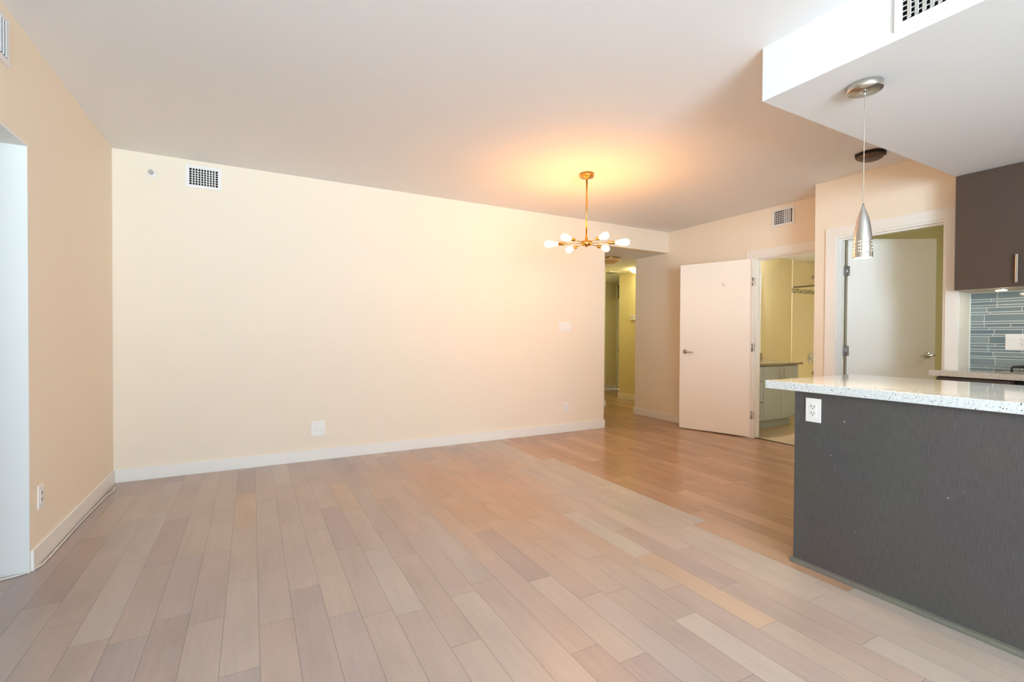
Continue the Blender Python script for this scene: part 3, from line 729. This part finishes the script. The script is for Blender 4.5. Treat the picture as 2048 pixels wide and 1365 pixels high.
MB().box(X1+T+.003, 6.40, BY-.022, BY-.001, .822, .925, .002).build('splashback', M_gran3, v)
m_ = tag(empty('wall_mirror', (5.75, BY, 1.5)), 'frameless mirror on the wall above the bathroom vanity', 'mirror')
MB().box(X1+T+.05, 6.372, BY-.008, BY-.002, .93, 2.04, .001).build('mirror_glass', M_mirror, m_)
MB().box(6.372, 6.378, BY-.010, BY-.001, .93, 2.045).build('edge_strip', M_white, m_)
vl = tag(empty('vanity_light', (5.7, BY, 2.12)), 'lit vanity light bar over the bathroom mirror', 'wall light')
MB().box(5.35, 6.15, BY-.03, BY-.001, 2.09, 2.15, .003).build('back_plate', M_chrome, vl)
for x in (5.45, 5.62, 5.79, 5.96): MB().lathe([(.02, 0), (.045, .03), (.05, .06), (.035, .09), (.0001, .10)], Matrix.Translation((x, BY-.03, 2.12)) @ Matrix.Rotation(PI/2, 4, 'X'), 20).build('globe', E_bath, vl)
tu = tag(empty('bathtub', (7.13, BY, 0)), 'white bathtub at the far end of the bathroom', 'bathtub')
b = MB().box(7.13, BX-.005, 2.60, BY-.016, 0, .40)
b.box(7.13, 7.19, 2.60, BY-.016, .40, .46, .008).box(BX-.07, BX-.014, 2.60, BY-.016, .40, .46, .008).box(7.19, BX-.07, 2.60, 2.68, .40, .46, .008).box(7.19, BX-.07, BY-.09, BY-.016, .40, .46, .008)
b.build('tub_body', M_gwhite, tu)
MB().lathe([(.028, .401), (.026, .405), (.0001, .406)], Matrix.Translation((7.55, 4.0, 0)), 20).build('drain', M_chrome, tu)
struct(MB().box(7.125, BX-.002, BY-.012, BY-.001, .46, 1.822).box(7.125, BX-.002, BY-.012, BY-.001, 1.888, 2.318).box(BX-.012, BX-.001, 2.60, BY-.012, .46, 2.318).build('trim_5', M_gwhite), 'white tub surround on the bathroom rear wall')
struct(MB().box(7.125, BX-.012, BY-.014, BY-.001, 1.822, 1.888).build('trim_6', M_band), 'mosaic tile band across the tub surround')
r_ = tag(MB().rod((7.15, BY-.012, 1.905), (7.15, Y3+.01, 1.905), .0125, 14).lathe([(.03, 0), (.03, .008), (.016, .014)], Matrix.Translation((7.15, BY-.012, 1.905)) @ Matrix.Rotation(PI/2, 4, 'X'), 20).build('shower_rod', M_steel, org=(7.15, BY, 1.905)), 'straight metal shower curtain rod above the bathtub', 'curtain rod')
s = tag(empty('shower_fitting', (7.64, BY, .82)), 'chrome round shower valve, tub spout and shower arm on the surround', 'shower')
A = Matrix.Translation((7.626, BY-.012, .825)) @ Matrix.Rotation(PI/2, 4, 'X')
MB().lathe([(.085, 0), (.084, .006), (.06, .012), (.028, .014), (.026, .05), (.02, .056)], A, 32).build('valve_plate', M_chrome, s)
MB().box(7.58, 7.672, BY-.085, BY-.066, .815, .835, .006).box(7.616, 7.636, BY-.085, BY-.066, .79, .86, .006).build('valve_handle', M_chrome, s)
MB().rod((7.686, BY-.012, .60), (7.686, BY-.13, .59), .028, 16, .024).build('spout', M_steel, s)
b = MB().lathe([(.032, 0), (.030, .006), (.012, .01)], Matrix.Translation((7.653, BY-.012, 2.09)) @ Matrix.Rotation(PI/2, 4, 'X'), 20).tube([(7.653, BY-.012, 2.09), (7.653, BY-.07, 2.10), (7.653, BY-.14, 2.06)], .009, 10)
b.build('shower_arm', M_steel, s)
MB().rod((7.653, BY-.135, 2.065), (7.653, BY-.18, 2.02), .012, 18, .038).build('shower_head', M_steel, s)
dl = tag(empty('recessed_light', (7.0, 3.62, 2.32)), 'lit recessed downlight in the bathroom ceiling', 'ceiling light')
MB().lathe([(.07, 2.32), (.07, 2.314), (.05, 2.312)], Matrix.Translation((7.0, 3.70, 0)), 32).build('rim', M_white, dl)
MB().lathe([(.049, 2.3125), (.0001, 2.3120)], Matrix.Translation((7.0, 3.70, 0)), 32, caps=False).build('lens', E_bath, dl)
# fill light added out of view to brighten the bedroom, shaped as a ceiling lamp
bl = tag(empty('bedroom_fill_light', (6.2, .4, 2.46)), 'added unseen fill light in the room behind the open door', 'ceiling light')
MB().lathe([(.14, 2.46), (.15, 2.44), (.11, 2.40), (.0001, 2.385)], Matrix.Translation((6.2, .4, 0)), 28).build('glass_bowl', emit('bedroom_fill_glow', (.84, .95, .86), 60*LAMP), bl)
